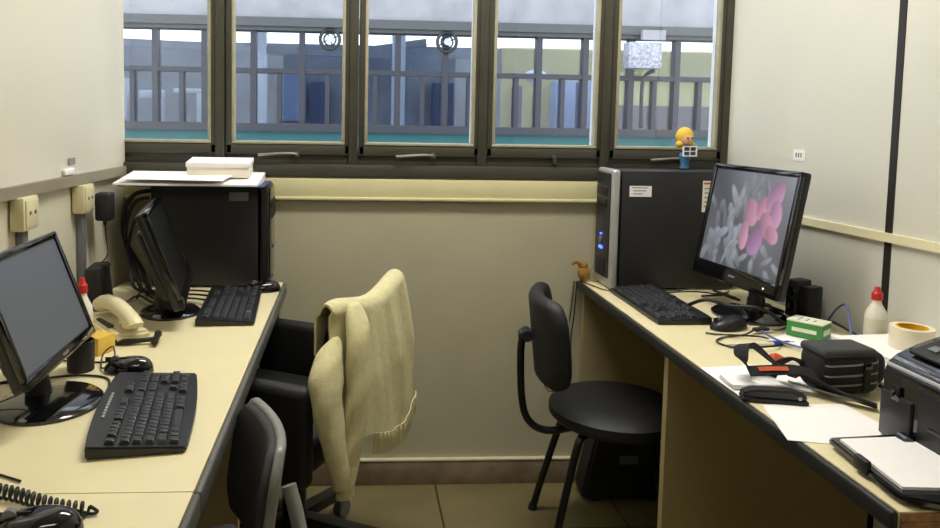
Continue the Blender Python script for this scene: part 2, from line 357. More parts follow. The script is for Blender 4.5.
# ------------------------------------------------------------------ keyboards
key_me = None
def keycap():
    global key_me
    if key_me is None:
        b = MB(); q = bmesh.ops.create_cube(b.bm, size=1)
        for v in q['verts']:
            v.co.z += .5
            if v.co.z > .5: v.co.x *= .78; v.co.y *= .74
        es = b.bm.edges[:]; bmesh.ops.bevel(b.bm, geom=es, offset=.08, segments=1, affect='EDGES')
        o = b.build('key', 'key'); key_me = o.data; bpy.data.objects.remove(o)
    return key_me
def keyboard(label, loc, rz, L=.42, W=.16, tilt=4, media=False, curved=False):
    t = thing('keyboard', label, 'keyboard', loc, rz)
    h = .017; sl = math.tan(R(tilt))
    b = MB(); N = 14
    top = lambda x: W/2 + (.010*(1-(2*x/L)**2) if curved else 0)
    bot = lambda x: -W/2 - (.008*(1-(2*x/L)**2) if curved else 0)
    poly = [(-L/2+L*i/N, bot(-L/2+L*i/N)) for i in range(N+1)] + [(L/2-L*i/N, top(L/2-L*i/N)) for i in range(N+1)]
    b.prism(poly, .001, .010)
    for v in b.bm.verts:
        if v.co.z > .005: v.co.z = .0115 + (v.co.y+W/2)*sl
    es = [e for e in b.bm.edges]
    bmesh.ops.bevel(b.bm, geom=es, offset=.003, segments=2, affect='EDGES')
    b.build('body', 'black', t)
    for sx in (-1, 1): MB().box((sx*L*.38, W*.42, .004), (.03, .012, .008)).build('foot', 'blackm', t)
    ux = (L-.022)/22.6; rows = 6; kd = (W-(.036 if curved else .024))/6.25
    y0 = -W/2+.011
    lay = [([(1.25)]*3+[6.0]+[1.25]*3, [1, 1, 1], [2, 1]),
           ([2.3]+[1]*10+[2.7], [0, 1, 0], [1, 1, 1, 1]),
           ([1.8]+[1]*11+[2.2], [], [1, 1, 1]),
           ([1.5]+[1]*12+[1.5], [1, 1, 1], [1, 1, 1]),
           ([1]*13+[2], [1, 1, 1], [1, 1, 1, 1]),
           ([1, 0, 1, 1, 1, 1, 0, 1, 1, 1, 1, 0, 2.2], [1, 1, 1], [])]
    for ri, (mn, nav, num) in enumerate(lay):
        yy = y0 + kd*(ri+.5) + (.004 if ri == 5 else 0)
        for seg, xs in ((mn, 0), (nav, 15.4), (num, 18.7)):
            x = xs
            for w in seg:
                if w == 0: x += (1 if seg is nav else .6); continue
                o = bpy.data.objects.new('key', keycap()); COL.objects.link(o); o.parent = t
                cx = -L/2+.011+ux*(x+w/2)
                o.location = (cx, yy, .0112+(yy+W/2)*sl); o.scale = (ux*w*.94, kd*.92, .0075)
                o.rotation_euler = (R(tilt), 0, 0); x += w
    if media:
        for i in range(9):
            MB().box((-L*.16+i*.014, W/2-.008, 0.0125+(W-.008)*sl), (.009, .005, .004), .001).build('media_button', 'silver', t)
    return t
kb_media = keyboard('black multimedia keyboard with silver buttons in front of the near left monitor', (-.380, 1.40, T), R(90+9), .37, .158, 4, True, True)
keyboard('plain black keyboard on the left desk before the far black tower', (-.352, 2.19, T), R(90+4), .40, .155)
kb_right = keyboard('black keyboard on the right desk beside the silver edged tower', (.928, 2.205, T), R(-90), .41, .155)

def mouse(label, loc, rz, s=1., m='blackg', L=.108, W=.062, H=.038):
    t = thing('mouse', label, 'mouse', loc, rz)      # front at -y
    def shell(u, v):
        a = u*2*PI; ph = v*PI/2
        x = W/2*math.cos(a)*math.cos(ph)**.6; y = L/2*math.sin(a)*math.cos(ph)**.6
        x *= 1-.10*math.sin(a)
        hh = H*(.80+.25*max(-1, min(1, (y/L*2)))*.6)
        return (x*s, y*s, (.002+hh*math.sin(ph)**.9)*s)
    b = MB().grid(shell, 28, 10); bmesh.ops.remove_doubles(b.bm, verts=b.bm.verts[:], dist=.0002)
    ed = [e for e in b.bm.edges if e.is_boundary]; bmesh.ops.holes_fill(b.bm, edges=ed)
    b.build('shell', m, t, ang=60)
    MB().box((0, -L*.26*s, H*.70*s), (.003*s, L*.42*s, .012*s), .001).build('button_gap', 'blackm', t)
    MB().cyl((-.004*s, -L*.27*s, H*.72*s), (.004*s, -L*.27*s, H*.72*s), .009*s).build('wheel', 'greyp', t)
    return t
mouse_left = mouse('glossy black mouse near the cream telephone on the left desk', (-.485, 1.635, T), R(-92))
mouse('black mouse at the end of the far left keyboard by the desk edge', (-.283, 2.398, T), R(-80))
mouse_right = mouse('matt black mouse between the right keyboard and the looped cable', (1.035, 1.965, T), R(-75), 1.05, 'black')
mouse('black rounded mouse in front of the coiled cord on the left worktop', (-.415, .985, T), R(-85), 1.12, 'blackg')

# ------------------------------------------------------------------ monitors
def picture(nx, nz):
    pet = [(.56, .60, .085, .15, 12, (.86, .44, .60)), (.68, .66, .07, .13, -8, (.95, .45, .62)), (.80, .78, .085, .17, -18, (.80, .42, .66)), (.84, .62, .07, .15, 5, (.86, .46, .72)),
           (.76, .50, .08, .14, 22, (.86, .44, .60)), (.52, .36, .055, .16, 4, (.92, .48, .68)), (.66, .32, .09, .15, -10, (.62, .34, .62)), (.84, .42, .07, .10, 30, (.93, .44, .62))]
    lv = []
    rnd = random.Random(3)
    for i in range(34): lv.append((rnd.uniform(.02, .55), rnd.uniform(.02, .78), rnd.uniform(.02, .05), rnd.uniform(.08, .18), rnd.uniform(-45, 40), rnd.uniform(.22, .42)))
    for i in range(14): lv.append((rnd.uniform(.35, .75), rnd.uniform(.55, .95), .022, rnd.uniform(.10, .18), rnd.uniform(-25, 25), rnd.uniform(.26, .40)))
    for i in range(12): lv.append((rnd.uniform(.4, 1), rnd.uniform(0, .28), .03, .08, rnd.uniform(-60, 60), rnd.uniform(.24, .42)))
    def f(u, v):
        g = .10+.22*v*u + .03*math.sin(9*u+4*v)
        c = [g*.98, g, g*1.12]
        for (cx, cz, a, b, an, s) in lv:
            t = R(an); dx, dz = u-cx, v-cz; p = (dx*math.cos(t)+dz*math.sin(t))/a; q = (-dx*math.sin(t)+dz*math.cos(t))/b
            e = p*p+q*q
            if e < 1:
                k = min(1, (1-e)*2.5); c = [c[i]*(1-k)+k*s*(.9, .97, 1.1)[i]*(.85+.3*q) for i in range(3)]
        for (cx, cz, a, b, an, s) in pet:
            t = R(an); dx, dz = u-cx, v-cz; p = (dx*math.cos(t)+dz*math.sin(t))/a; q = (-dx*math.sin(t)+dz*math.cos(t))/b
            e = p*p+q*q
            if e < 1:
                k = min(1, (1-e)*5); sh = .62+.22*p-.12*q; c = [c[i]*(1-k)+k*s[i]*sh for i in range(3)]
        return [q*.74 for q in c]
    return f
def monitor(label, base, rz, zc, fwd, W, H, tilt, scr, bez=.016, chin=.03, base_r=(.11, .10), lit=False, neck=.04, logo=True, base_off=0):
    t = thing('monitor', label, 'monitor', base, rz)
    X = Matrix.Translation((0, -fwd, zc)) @ Matrix.Rotation(-tilt, 4, 'X')
    # housing
    b = MB().box((0, .014, 0), (W, .022, H), .007, 3).box((0, .034, -.01), (W*.80, .03, H*.74), .014, 3).box((0, .05, -.02), (W*.42, .022, H*.42), .01, 3); b.xf(X)
    b.build('housing', 'black', t)
    sw, sh = W-2*bez, H-bez-chin; zc2 = (chin-bez)/2
    f = MB()
    for c, d in (((0, 0, H/2-bez/2), (W, .014, bez)), ((0, 0, -H/2+chin/2), (W, .014, chin)), ((-W/2+bez/2, 0, 0), (bez, .014, H)), ((W/2-bez/2, 0, 0), (bez, .014, H))):
        f.box(c, d, .004, 2)
    f.xf(X); f.build('bezel', 'blackg', t)
    nx, nz = (84, 84) if lit else (2, 2)
    g = MB().grid(lambda u, v: ((u-.5)*sw, -.0015, zc2+(v-.5)*sh), nx, nz); g.xf(X)
    g.bm.normal_update()
    s = g.build('screen', scr, t, smooth=False)
    if lit:
        fn = picture(nx, nz); a = s.data.color_attributes.new('pic', 'FLOAT_COLOR', 'POINT'); k = 0
        for i in range(nx+1):
            for j in range(nz+1):
                a.data[k].color = (*fn(i/nx, j/nz), 1); k += 1
    if logo:
        l = MB().box((-.0, -.0075, -H/2+chin*.5), (.03, .0015, .006), .0007).xf(X).build('logo', 'greyp', t)
        MB().box((W*.36, -.0075, -H/2+chin*.45), (.004, .0015, .004), .0007).xf(X).build('power_light', 'ledw' if lit else 'greyp', t)
    # stand
    top = X @ Vector((0, .05, -H*.28))
    MB().tube(spline([(0, .012, .012), (0, .02, .05), (top.x, top.y, top.z)], 8), [neck*.62]*9+[neck*.5]*8, 14).build('neck', 'black', t)
    MB().lathe([(.001, .0), (1., 0), (1.0, .006), (.93, .011), (.4, .016), (.001, .018)], 40, (-base_off*1.6, -base_off, .0005), base_r[0], base_r[1]).build('base', 'blackg', t)
    return t
monitor('switched off monitor with grey screen on a glossy oval base, near left desk', (-.598, 1.475, T), R(90)+.024, .938-T, -.005, .36, .24, .353, 'off', .014, .022, (.105, .098), logo=True, base_off=.016)
monitor('thin black monitor seen edge-on before the far left tower', (-.515, 2.13, T), R(90+9), .185, .0, .40, .27, R(21), 'offk', .016, .03, (.09, .083), logo=False)
monitor('lit monitor showing pink flowers on the right desk', (1.165, 2.10, T), R(-90)+.10, 1.011-T, .03, .405, .35, .172, 'pic', .017, .048, (.115, .10), lit=True)

# ------------------------------------------------------------------ computer towers
def tower(label, loc, rz, W, H, Dp, right):
    t = thing('computer_tower', label, 'computer', loc, rz)   # front at -y
    MB().box((0, Dp/2+.012, H/2+.003), (W, Dp-.024, H-.008), .004).build('case', 'blackm', t)
    b = MB().box((0, .003, H/2+.003), (W+.004, .028, H-.002), .010, 4)
    fr_ = b.build('front_bezel', 'silver' if right else 'black', t)
    MB().box((0, -.012, H*.53), (W*.86, .008, H*.88), .006).build('front_panel', 'metalk' if right else 'blackg', t)
    for zz in (.82, .72): 
        MB().box((0, -.017, H*zz), (W*.62, .006, .03), .002).build('drive_door', 'blackm', t)
    MB().cyl((0, -.0165, H*.40), (0, -.022, H*.40), .012).build('power_button', 'greyp', t)
    if right:
        MB().box((0, -.018, H*.335), (.030, .004, .010), .001).build('power_light', 'led', t)
        MB().box((0, -.018, H*.45), (.010, .004, .006), .001).build('drive_light', 'led', t)
        MB().box((0, -.018, H*.17), (.07, .006, .06), .004).build('port_bay', 'blackm', t)
    return t
lt = tower('black computer tower on the far left desk under papers and a box', (-.285, 2.518, T), R(90), .15, .335, .365, False)
s = MB().box((-.0758, .085, .30), (.001, .062, .028)).build('label', 'greyp', lt)
rt = tower('silver fronted black computer tower on the right desk with two stickers', (.866, 2.50, T), R(-90)+.01, .15, .402, .42, True)
s = MB().box((.0758, .085, .333), (.001, .075, .036)).build('sticker', 'paper', rt)
for i in range(3): MB().box((.0767, .082+(-.006 if i == 2 else 0), .345-i*.010), (.0006, .055-.012*i, .003)).build('print_line', 'print_', s)
s = MB().box((.0758, .325, .318), (.001, .055, .105)).build('sticker', 'paper2', rt)
MB().box((.0767, .325, .362), (.0006, .05, .006)).build('print_line', 'orange', s)
for i in range(5): MB().box((.0767, .325, .345-i*.015), (.0006, .042, .004)).build('print_line', 'print_', s)

# rear cables of the left tower
for i, (x0, zt, q) in enumerate(((-.662, .25, 0), (-.664, .29, .03), (-.663, .31, .06))):
    cable('power_cable' if i == 0 else 'monitor_cable', ['black cable hanging nearest the camera behind the far left tower', 'black cable looping against the wall behind the far left tower', 'thick black cable plugged highest in the back of the far left tower'][i],
          [(x0, 2.45+q, T+zt), (x0-.03-.012*i, 2.45+q, T+zt-.012), (x0-.05-.018*i, 2.45+q, T+zt-.06), (x0-.062-.014*i, 2.445+q, T+zt*.5), (x0-.05+.01*i, 2.43+q, T+.05), (x0-.02+.03*i, 2.385-.022*i, T+.010), (x0+.05+.02*i, 2.37-.02*i, T+.006)], .0055+.0008*i)
for i in range(4):
    y = 2.20+.038*i
    cable('signal_cable', ['grey thin cable on the desk behind the edge-on monitor', 'black cable winding on the desk behind the edge-on monitor', 'black cable looping towards the edge-on monitor stand', 'black cable lying against the foot of the far left tower'][i],
          [(-.69+.02*i, y, T+.004), (-.64, y+.03, T+.012+.004*i), (-.58, y-.012, T+.004), (-.50, y+.022, T+.008+.003*i), (-.43+.03*i, y+.005, T+.004)], .003, 'cable' if i else 'cablew')

# papers and box on the left tower
t = thing('paper_stack', 'white papers in a blue folder lying on the far left tower', 'papers', (-.505, 2.36, T+.3345))
def wedge(x0, x1, y0, y1, a0, a1, b0, b1):
    m = MB(); v = [m.bm.verts.new(p) for p in ((x0, y0, a0), (x1, y0, a0), (x1, y1, a1), (x0, y1, a1), (x0, y0, b0), (x1, y0, b0), (x1, y1, b1), (x0, y1, b1))]
    for f in ((3, 2, 1, 0), (4, 5, 6, 7), (0, 1, 5, 4), (1, 2, 6, 5), (2, 3, 7, 6), (3, 0, 4, 7)): m.bm.faces.new([v[i] for i in f])
    return m
wedge(-.225, .225, .0, .215, .003, .003, .007, .007).build('folder', 'blue', t)
wedge(-.235, .205, -.01, .212, .0072, .0072, .013, .036).build('sheets', 'paper', t)
MB().prism([(-.215, -.008), (.1, -.02), (.12, .1), (-.19, .13)], .0, .0012, Matrix.Translation((0, 0, .026))@Matrix.Rotation(R(6), 4, 'X')).build('loose_sheet', 'paper', t)
t = thing('white_box', 'small white cardboard box on the papers above the far left tower', 'box', (-.435, 2.485, 1.1025))
X = Matrix.Rotation(R(6.3), 4, 'X')
MB().box((0, 0, .026), (.196, .10, .044), .002, rot=None).xf(Matrix.Translation((0, 0, .005))@X).build('tray', 'paper2', t)
MB().box((0, 0, .046), (.202, .106, .016), .002).xf(Matrix.Translation((0, 0, .005))@X).build('lid', 'paper', t)

# ------------------------------------------------------------------ left wall fittings
def socket(label, y, z0, zc):
    x = wl(y); t = thing('wall_socket', label, 'socket', (x, y, z0))
    MB().box((.019, 0, .042), (.034, .085, .08), .004).build('box', 'yellp', t)
    MB().box((.0375, 0, .042), (.003, .07, .066), .001).build('face_plate', 'yellp', t)
    for s in (-1, 1): MB().cyl((.039, s*.014, .044), (.0405, s*.014, .044), .005, n=10).build('hole', 'greyp', t)
    MB().box((.010, .005, -(z0-zc)/2-.001), (.018, .03, z0-zc-.002), .002).build('conduit', 'greyp', t)
    return t
socket('yellowed surface socket nearest the camera under the left rail', 1.85, 1.022, T+.005)
socket('yellowed surface socket beside the black plug adapter on the left wall', 2.20, 1.020, T+.005)
t = thing('power_adapter', 'black plug-in power adapter hanging by the far yellowed socket', 'adapter', (wl(2.27)+.020, 2.275, .985))
MB().box((.032, 0, .045), (.046, .05, .084), .008, 3).build('body', 'blackm', t)
MB().cyl((.032, 0, -.012), (.032, 0, .0), .004, .006, 10).build('strain_relief', 'black', t)
cable('adapter_cord', 'thin cord dropping from the plug adapter to the upright black box', [(-.739, 2.275, .972), (-.735, 2.27, .93), (-.725, 2.25, .89), (-.728, 2.205, .874)], .0022, 'cable')
t = thing('router', 'upright black modem box leaning by the left wall', 'router', (-.728, 2.20, T+.001), R(6))
MB().box((0, 0, .06), (.045, .12, .118), .006, 2).xf(Matrix.Rotation(R(-6), 4, 'Y')@Matrix.Translation((0, 0, 0))).xf(Matrix.Translation((0, 0, .003))).build('body', 'blackm', t)
MB().box((.012, 0, .1215), (.025, .03, .008), .002).build('cap', 'black', t)
t = thing('cable_clip', 'small white clip with grey printed tag on the left board above the rail', 'tag', (wl(2.12)+.0065, 2.12, 1.134))
MB().box((.006, 0, .010), (.012, .07, .018), .005).build('clip', 'paper', t)
MB().box((.0045, .03, .038), (.001, .05, .018)).build('printed_tag', 'print_', t)
tg = thing('wall_tag', 'small white square number tag on the right partition wall', 'tag', (wr(2.215)-.001, 2.215, 1.198))
MB().box((0, 0, .017), (.0012, .052, .034)).xf(Matrix.Rotation(R(5), 4, 'Z')).build('card', 'paper', tg)
for i in range(3): MB().box((-.001, .012-.011*i, .017), (.0008, .006, .014)).xf(Matrix.Rotation(R(5), 4, 'Z')).build('printed_mark', 'print_', tg)

# ------------------------------------------------------------------ left desk small things
def bottle(label, loc, h, r, m):
    t = thing('glue_bottle', label, 'bottle', loc)
    MB().lathe([(r*.93, 0), (r, .004), (r, h*.52), (r*.92, h*.60), (r*.50, h*.72), (r*.42, h*.76), (r*.42, h*.79)], 24).build('body', m, t)
    MB().lathe([(r*1.01, h*.12), (r*1.015, h*.14), (r*1.015, h*.48), (r*1.01, h*.5)], 24).build('label_band', 'glue', t)
    MB().lathe([(r*.52, h*.792), (r*.52, h*.90), (r*.34, h*.93), (r*.24, h*1.0), (r*.1, h*1.0)], 20).build('cap', 'red', t)
    return t
bottle('white glue bottle with red cap behind the near left monitor', (-.640, 1.80, T), .172, .023, 'clearp')
bottle('white glue bottle with red nozzle by the right partition wall', (1.325, 1.79, T), .158, .025, 'clearp')
t = thing('telephone', 'cream desk telephone with its receiver across the top, left desk', 'telephone', (-.600, 1.925, T), R(38))
b = wedge(-.045, .045, -.105, .10, .002, .002, .026, .034); bmesh.ops.bevel(b.bm, geom=b.bm.edges[:], offset=.007, segments=2, affect='EDGES'); b.build('base', 'phone', t)
MB().box((-.030, 0, .034), (.012, .09, .006), .002).build('cradle_slot', 'blackm', t)
h = MB(); h.tube(spline([(0, -.120, .045), (0, -.110, .052), (0, -.06, .066), (0, .0, .074), (0, .06, .070), (0, .10, .060), (0, .112, .052)], 6), [.012, .018, .021]+[.020]*30+[.021, .022, .019, .012], 14)
h.sph((0, -.098, .047), .024, (1, 1, .5)).sph((0, .092, .052), .024, (1, 1, .5)); h.build('receiver', 'phone', t)
t = thing('note_block', 'yellow note block in front of the cream telephone', 'notepad', (-.598, 1.775, T+.0005), R(-25))
MB().box((0, 0, .021), (.055, .055, .042), .001).build('notes', 'yell', t)
t = thing('microphone', 'short black stick microphone lying before the cream telephone', 'microphone', (-.535, 1.828, T+.008), R(6))
MB().tube([(-.055, .0, 0), (0, 0, .001), (.05, .005, .004)], [.006, .0065, .0055], 10).build('stem', 'blackm', t)
MB().cyl((.058, -.028, .006), (.058, .030, .009), .0085, .0085, 14).sph((.058, .030, .009), .0095).build('head', 'black', t)
t = thing('cup', 'black round pen cup behind the near left monitor stand', 'cup', (-.592, 1.648, T))
MB().lathe([(.026, 0), (.028, .002), (.030, .066), (.027, .068), (.025, .010), (.001, .009)], 24).build('body', 'blackm', t)
cable('mouse_cord', 'cord running from the left desk mouse back to the wall', [(-.540, 1.636, T+.008), (-.553, 1.66, T+.004), (-.560, 1.70, T+.02), (-.545, 1.72, T+.03), (-.545, 1.695, T+.004), (-.65, 1.70, T+.004), (-.77, 1.73, T+.004)], .002, part_of=mouse_left)
cable('keyboard_cord', 'cord from the multimedia keyboard passing behind the monitor stand', [(-.455, 1.47, T+.014), (-.49, 1.52, T+.004), (-.52, 1.59, T+.003), (-.60, 1.60, T+.004), (-.70, 1.56, T+.004), (-.79, 1.55, T+.004)], .0024, part_of=kb_media)
cable('monitor_lead', 'thick lead hanging behind the near left monitor and along the desk', [(-.648, 1.50, T+.15), (-.675, 1.49, T+.09), (-.70, 1.43, T+.03), (-.735, 1.38, T+.006), (-.79, 1.36, T+.006)], .004)
cable('power_lead', 'lead curving over the worktop left of the oval monitor base', [(-.63, 1.56, T+.005), (-.69, 1.52, T+.02), (-.735, 1.47, T+.018), (-.795, 1.45, T+.006)], .0035)
# coiled cord
pts = []; n = 340
for i in range(n+1):
    u = i/n; c = Vector((-.60+.235*u, 1.085-.035*u+.018*math.sin(u*5), T+.0115)); a = u*2*PI*24
    pts.append(c+Vector((0, .009*math.cos(a), .009*math.sin(a))))
co = MB().tube(pts, .0024, 6)
co.tube(spline([pts[-1], pts[-1]+Vector((.012, -.004, -.006)), (-.362, 1.035, T+.004), (-.385, 1.045, T+.004)], 6), .0024, 6)
tag(co.build('coiled_cord', 'cable'), 'black coiled telephone cord lying across the near left worktop', 'cord')
cable('thin_wire', 'thin straight wire at the left edge before the coiled cord', [(-.64, 1.19, T+.003), (-.56, 1.165, T+.003), (-.50, 1.135, T+.003)], .002, 'cable')

# ------------------------------------------------------------------ right desk small things
t = thing('speaker', 'small black upright speaker by the right wall behind the flower monitor', 'speaker', (1.318, 2.085, T+.001), R(-70))
MB().box((-.017, 0, .055), (.040, .06, .108), .005, 2).build('cabinet', 'blackm', t)
MB().box((.022, .004, .048), (.034, .055, .096), .005, 2).build('side_cabinet', 'black', t)
for x, zz, r in ((-.017, .075, .014), (-.017, .035, .016)): MB().cyl((x, -.0295, zz), (x, -.033, zz), r, r*.9, 20).build('driver', 'blackg', t)
# papers under the green box
t = thing('paper_sheaf', 'loose white sheets lying under the green and white box', 'papers', (1.20, 1.83, T), R(28))
for i in range(3): MB().prism([(-.10, -.075), (.10, -.075), (.10, .075), (-.10, .075)], .0006+.003*i, .0028+.003*i, Matrix.Rotation(R(4*i-4), 4, 'Z')).build('sheet', 'paper', t)
t = thing('green_box', 'small green and white cardboard box on loose sheets, right desk', 'box', (1.195, 1.86, T+.0094), R(38))
MB().box((0, 0, .021), (.062, .088, .041), .0015).build('carton', 'green', t)
MB().box((0, 0, .0425), (.063, .089, .004), .001).build('top_face', 'greenw', t)
MB().box((0, -.0445, .021), (.045, .001, .014)).build('front_label', 'greenw', t); MB().box((-.0315, 0, .021), (.001, .06, .010)).build('side_label', 'greenw', t)
for i in range(3): MB().box((-.004, .02-.018*i, .0448), (.034-.008*i, .004, .0006)).build('print_line', 'print_', t)
t = thing('red_pen', 'thick red marker lying in front of the green and white box', 'pen', (1.185, 1.745, T+.0098), R(8))
MB().cyl((-.05, 0, .0), (.03, 0, .0), .0088, n=14).build('barrel', 'red', t); MB().cyl((.03, 0, 0), (.06, 0, 0), .008, .006, 14).build('cap', 'paper', t)
t = thing('ballpoint_pen', 'clear ballpoint pen with blue cap inside the looped cable', 'pen', (1.045, 1.812, T+.0052), R(3))
MB().cyl((-.085, 0, 0), (.045, 0, 0), .0036, n=8).cyl((-.098, 0, 0), (-.085, 0, 0), .001, .0034, 8).build('barrel', 'clearp', t)
MB().cyl((.03, 0, 0), (.085, 0, 0), .005, n=10).box((.05, 0, .0055), (.045, .003, .002)).build('cap', 'bluep', t)
t = thing('usb_cable', 'black cable in a loop with its plug, before the right mouse', 'cable', (1.02, 1.84, T))
lp = [(.06, .075, .012), (.02, .055, .004), (-.05, .03, .004), (-.085, -.01, .004), (-.055, -.06, .004), (.02, -.07, .0115), (.07, -.03, .004), (.055, .02, .0075), (.0, .035, .0085), (-.05, .060, .004), (-.075, .075, .004)]
MB().tube(spline(lp, 8), .0025, 6).build('cord', 'cable', t)
MB().box((.082, .083, .011), (.045, .018, .010), .003, rot=R(14)).build('plug', 'blackm', t); MB().box((.112, .090, .011), (.016, .012, .005), rot=R(14)).build('plug_tip', 'silver', t)
cable('mouse_cord', 'cord arching from the right mouse back under the flower monitor', [(1.09, 1.982, T+.012), (1.13, 2.0, T+.005), (1.15, 1.94, T+.004), (1.205, 1.97, T+.004), (1.26, 2.03, T+.004)], .0022, part_of=mouse_right)
cable('monitor_lead', 'thick cable crossing in front of the flower monitor base', [(.99, 2.13, T+.024), (1.02, 2.07, T+.055), (1.075, 2.04, T+.045), (1.14, 1.985, T+.05), (1.20, 1.97, T+.012), (1.27, 1.98, T+.005), (1.33, 1.99, T+.005)], .005)
cable('blue_cable', 'slim blue cable arched over the sheets beside the green box', [(1.09, 1.90, T+.012), (1.09, 1.82, T+.012), (1.115, 1.755, T+.0125), (1.17, 1.715, T+.0125), (1.225, 1.735, T+.022), (1.272, 1.81, T+.05), (1.315, 1.89, T+.085), (1.33, 1.95, T+.06), (1.335, 2.0, T+.006)], .003, 'bluec')
cable('black_lead', 'black lead running along the right wall behind the glue bottle', [(1.345, 2.02, T+.004), (1.33, 1.96, T+.02), (1.35, 1.88, T+.004), (1.362, 1.76, T+.004), (1.372, 1.70, T+.004)], .0035)
cable('tower_cable', 'black cable lying along the foot of the silver edged tower', [(1.24, 2.42, T+.005), (1.15, 2.40, T+.012), (1.09, 2.405, T+.005), (1.02, 2.41, T+.004), (.95, 2.405, T+.004)], .0028)
cable('keyboard_cord', 'cord from the right keyboard winding to the tower foot', [(1.005, 2.29, T+.014), (1.04, 2.32, T+.004), (1.03, 2.37, T+.004), (1.11, 2.34, T+.016), (1.20, 2.36, T+.004), (1.26, 2.40, T+.004)], .0024, part_of=kb_right)
cable('cord_by_front_panel', 'thin cord on the desk corner before the tower front', [(.80, 2.56, T+.003), (.835, 2.43, T+.003), (.87, 2.40, T+.003), (.90, 2.37, T+.003), (.96, 2.385, T+.003), (1.01, 2.39, T+.003)], .002)
for i, (a, lab) in enumerate(((0, 'black cable heap under the left half of the flower monitor'), (1, 'black cable heap under the right half of the flower monitor'))):
    x0 = 1.13+.06*a
    cable('cable_heap', lab, [(x0, 2.33-.14*a, T+.004), (x0+.06, 2.28-.14*a, T+.02), (x0+.02, 2.245-.13*a, T+.032), (x0+.08, 2.24-.14*a, T+.012), (x0+.03, 2.31-.15*a, T+.027), (x0+.1, 2.30-.16*a, T+.004)], .004)
t = thing('battery', 'small green battery standing behind the tape roll', 'battery', (1.352, 1.765, T)); MB().cyl((0, 0, 0), (0, 0, .036), .012, n=16).build('body', 'green', t); MB().cyl((0, 0, .036), (0, 0, .040), .008, n=12).build('cap', 'greenw', t)
# booklets fanned under the bag and tape
bl = ['top white booklet of the fanned pile left of the printer', 'second booklet from the top of the fanned pile left of the printer', 'third booklet from the top of the fanned pile left of the printer', 'lowest booklet of the fanned pile left of the printer']
for i in range(4):
    k = 3-i
    t = thing('booklet', bl[k], 'booklet', (1.292-.012*k, 1.59-.036*k, T+.0005+.0125*i), R(6+3*k), 'booklets beside the printer')
    MB().box((0, 0, .006), (.21, .30, .0105), .0015).build('pages', 'paper', t); MB().box((0, 0, .0117), (.212, .302, .0009)).build('cover', 'paper' if k == 0 else 'paper2', t)
t = thing('tape_roll', 'wide masking tape roll with yellow core on the booklets by the wall', 'tape', (1.300, 1.635, T+.0512))
MB().lathe([(.033, 0), (.045, 0), (.045, .048), (.033, .048), (.033, 0)], 36).build('tape', 'tape', t)
MB().lathe([(.029, .0), (.033, 0), (.0335, .0485), (.029, .0485), (.029, 0)], 36).build('core', 'tapec', t)
# sheets on the front of the desk
o = MB().prism([(-.035, -.09), (.175, -.075), (.16, .10), (-.03, .085)], .0004, .0014).build('paper_sheet', 'paper', None, (.835, 1.56, T), R(2)); tag(o, 'white sheet under the folded envelope at the desk edge', 'paper')
o = MB().box((0, 0, .007), (.11, .07, .010), .002).build('envelope', 'paper', None, (.862, 1.530, T+.0016), R(-4)); tag(o, 'thick folded white envelope at the front edge, left of the stapler', 'envelope')
o = MB().prism([(-.125, -.075), (-.002, -.105), (.10, -.06), (.09, .09), (-.08, .09)], .0004, .0014).build('paper_sheet', 'paper', None, (.905, 1.330, T), 0); tag(o, 'white sheet on the right desk between the stapler and the printer tray', 'paper')
# stapler
t = thing('stapler', 'black stapler at the front edge of the right desk', 'stapler', (.858, 1.438, T+.0018), R(-14))
MB().box((0, 0, .0045), (.125, .036, .008), .003).build('base', 'blackm', t)
b = MB().prism([(-.062, .009), (.058, .010), (.062, .016), (.03, .027), (-.04, .025), (-.062, .017)], -.015, .015, Matrix.Rotation(R(90), 4, 'X')); bmesh.ops.bevel(b.bm, geom=b.bm.edges[:], offset=.003, segments=2, affect='EDGES'); b.build('arm', 'black', t)
MB().cyl((.045, -.018, .014), (.045, .018, .014), .004, n=10).build('hinge_pin', 'steel', t)
# camera strap
def ribbon(pts, w, th, up=(0, 0, 1), k=8):
    P = spline(pts, k); m = MB(); rows = []
    for i, p in enumerate(P):
        t_ = (P[min(i+1, len(P)-1)]-P[max(i-1, 0)]).normalized(); s_ = t_.cross(Vector(up) if not callable(up) else Vector(up(i/(len(P)-1)))).normalized()*w/2; n_ = s_.cross(t_).normalized()*th/2
        rows.append([m.bm.verts.new(q) for q in (p-s_-n_, p+s_-n_, p+s_+n_, p-s_+n_)])
    for a, b in zip(rows, rows[1:]):
        for q in range(4): m.bm.faces.new((a[q], a[(q+1) % 4], b[(q+1) % 4], b[q]))
    m.bm.faces.new(rows[0][::-1]); m.bm.faces.new(rows[-1]); return m
t = thing('camera_strap', 'black camera strap with orange stitching looped behind the stapler', 'strap', (.90, 1.50, T+.004))
ribbon([(-.055, .005, .040), (-.062, .03, .055), (-.045, .06, .074), (-.015, .07, .072), (.015, .04, .045), (.035, .0, .038), (.06, -.03, .03), (.10, -.075, .014), (.14, -.115, .006)], .03, .003, (.35, .5, .9)).build('webbing', 'fabric', t)
ribbon([(-.065, -.005, .040), (-.02, -.008, .043), (.03, -.014, .045), (.08, -.03, .036)], .024, .004, (0, -.6, .8)).build('shoulder_pad', 'fabric', t)
ribbon([(-.045, -.008, .0455), (-.02, -.010, .047), (.015, -.015, .0485)], .010, .0015, (0, -.6, .8)).build('orange_stitching', 'orange', t)
ribbon([(.02, .055, .006), (.03, .05, .035), (.05, .03, .055), (.075, .02, .04), (.06, .045, .01)], .025, .003, (.2, .4, .9)).build('loop', 'fabric', t)
ribbon([(.03, .005, .014), (.08, -.055, .010), (.125, -.095, .007)], .012, .003, (.3, .3, .9)).build('pale_edge', 'zip_', t)
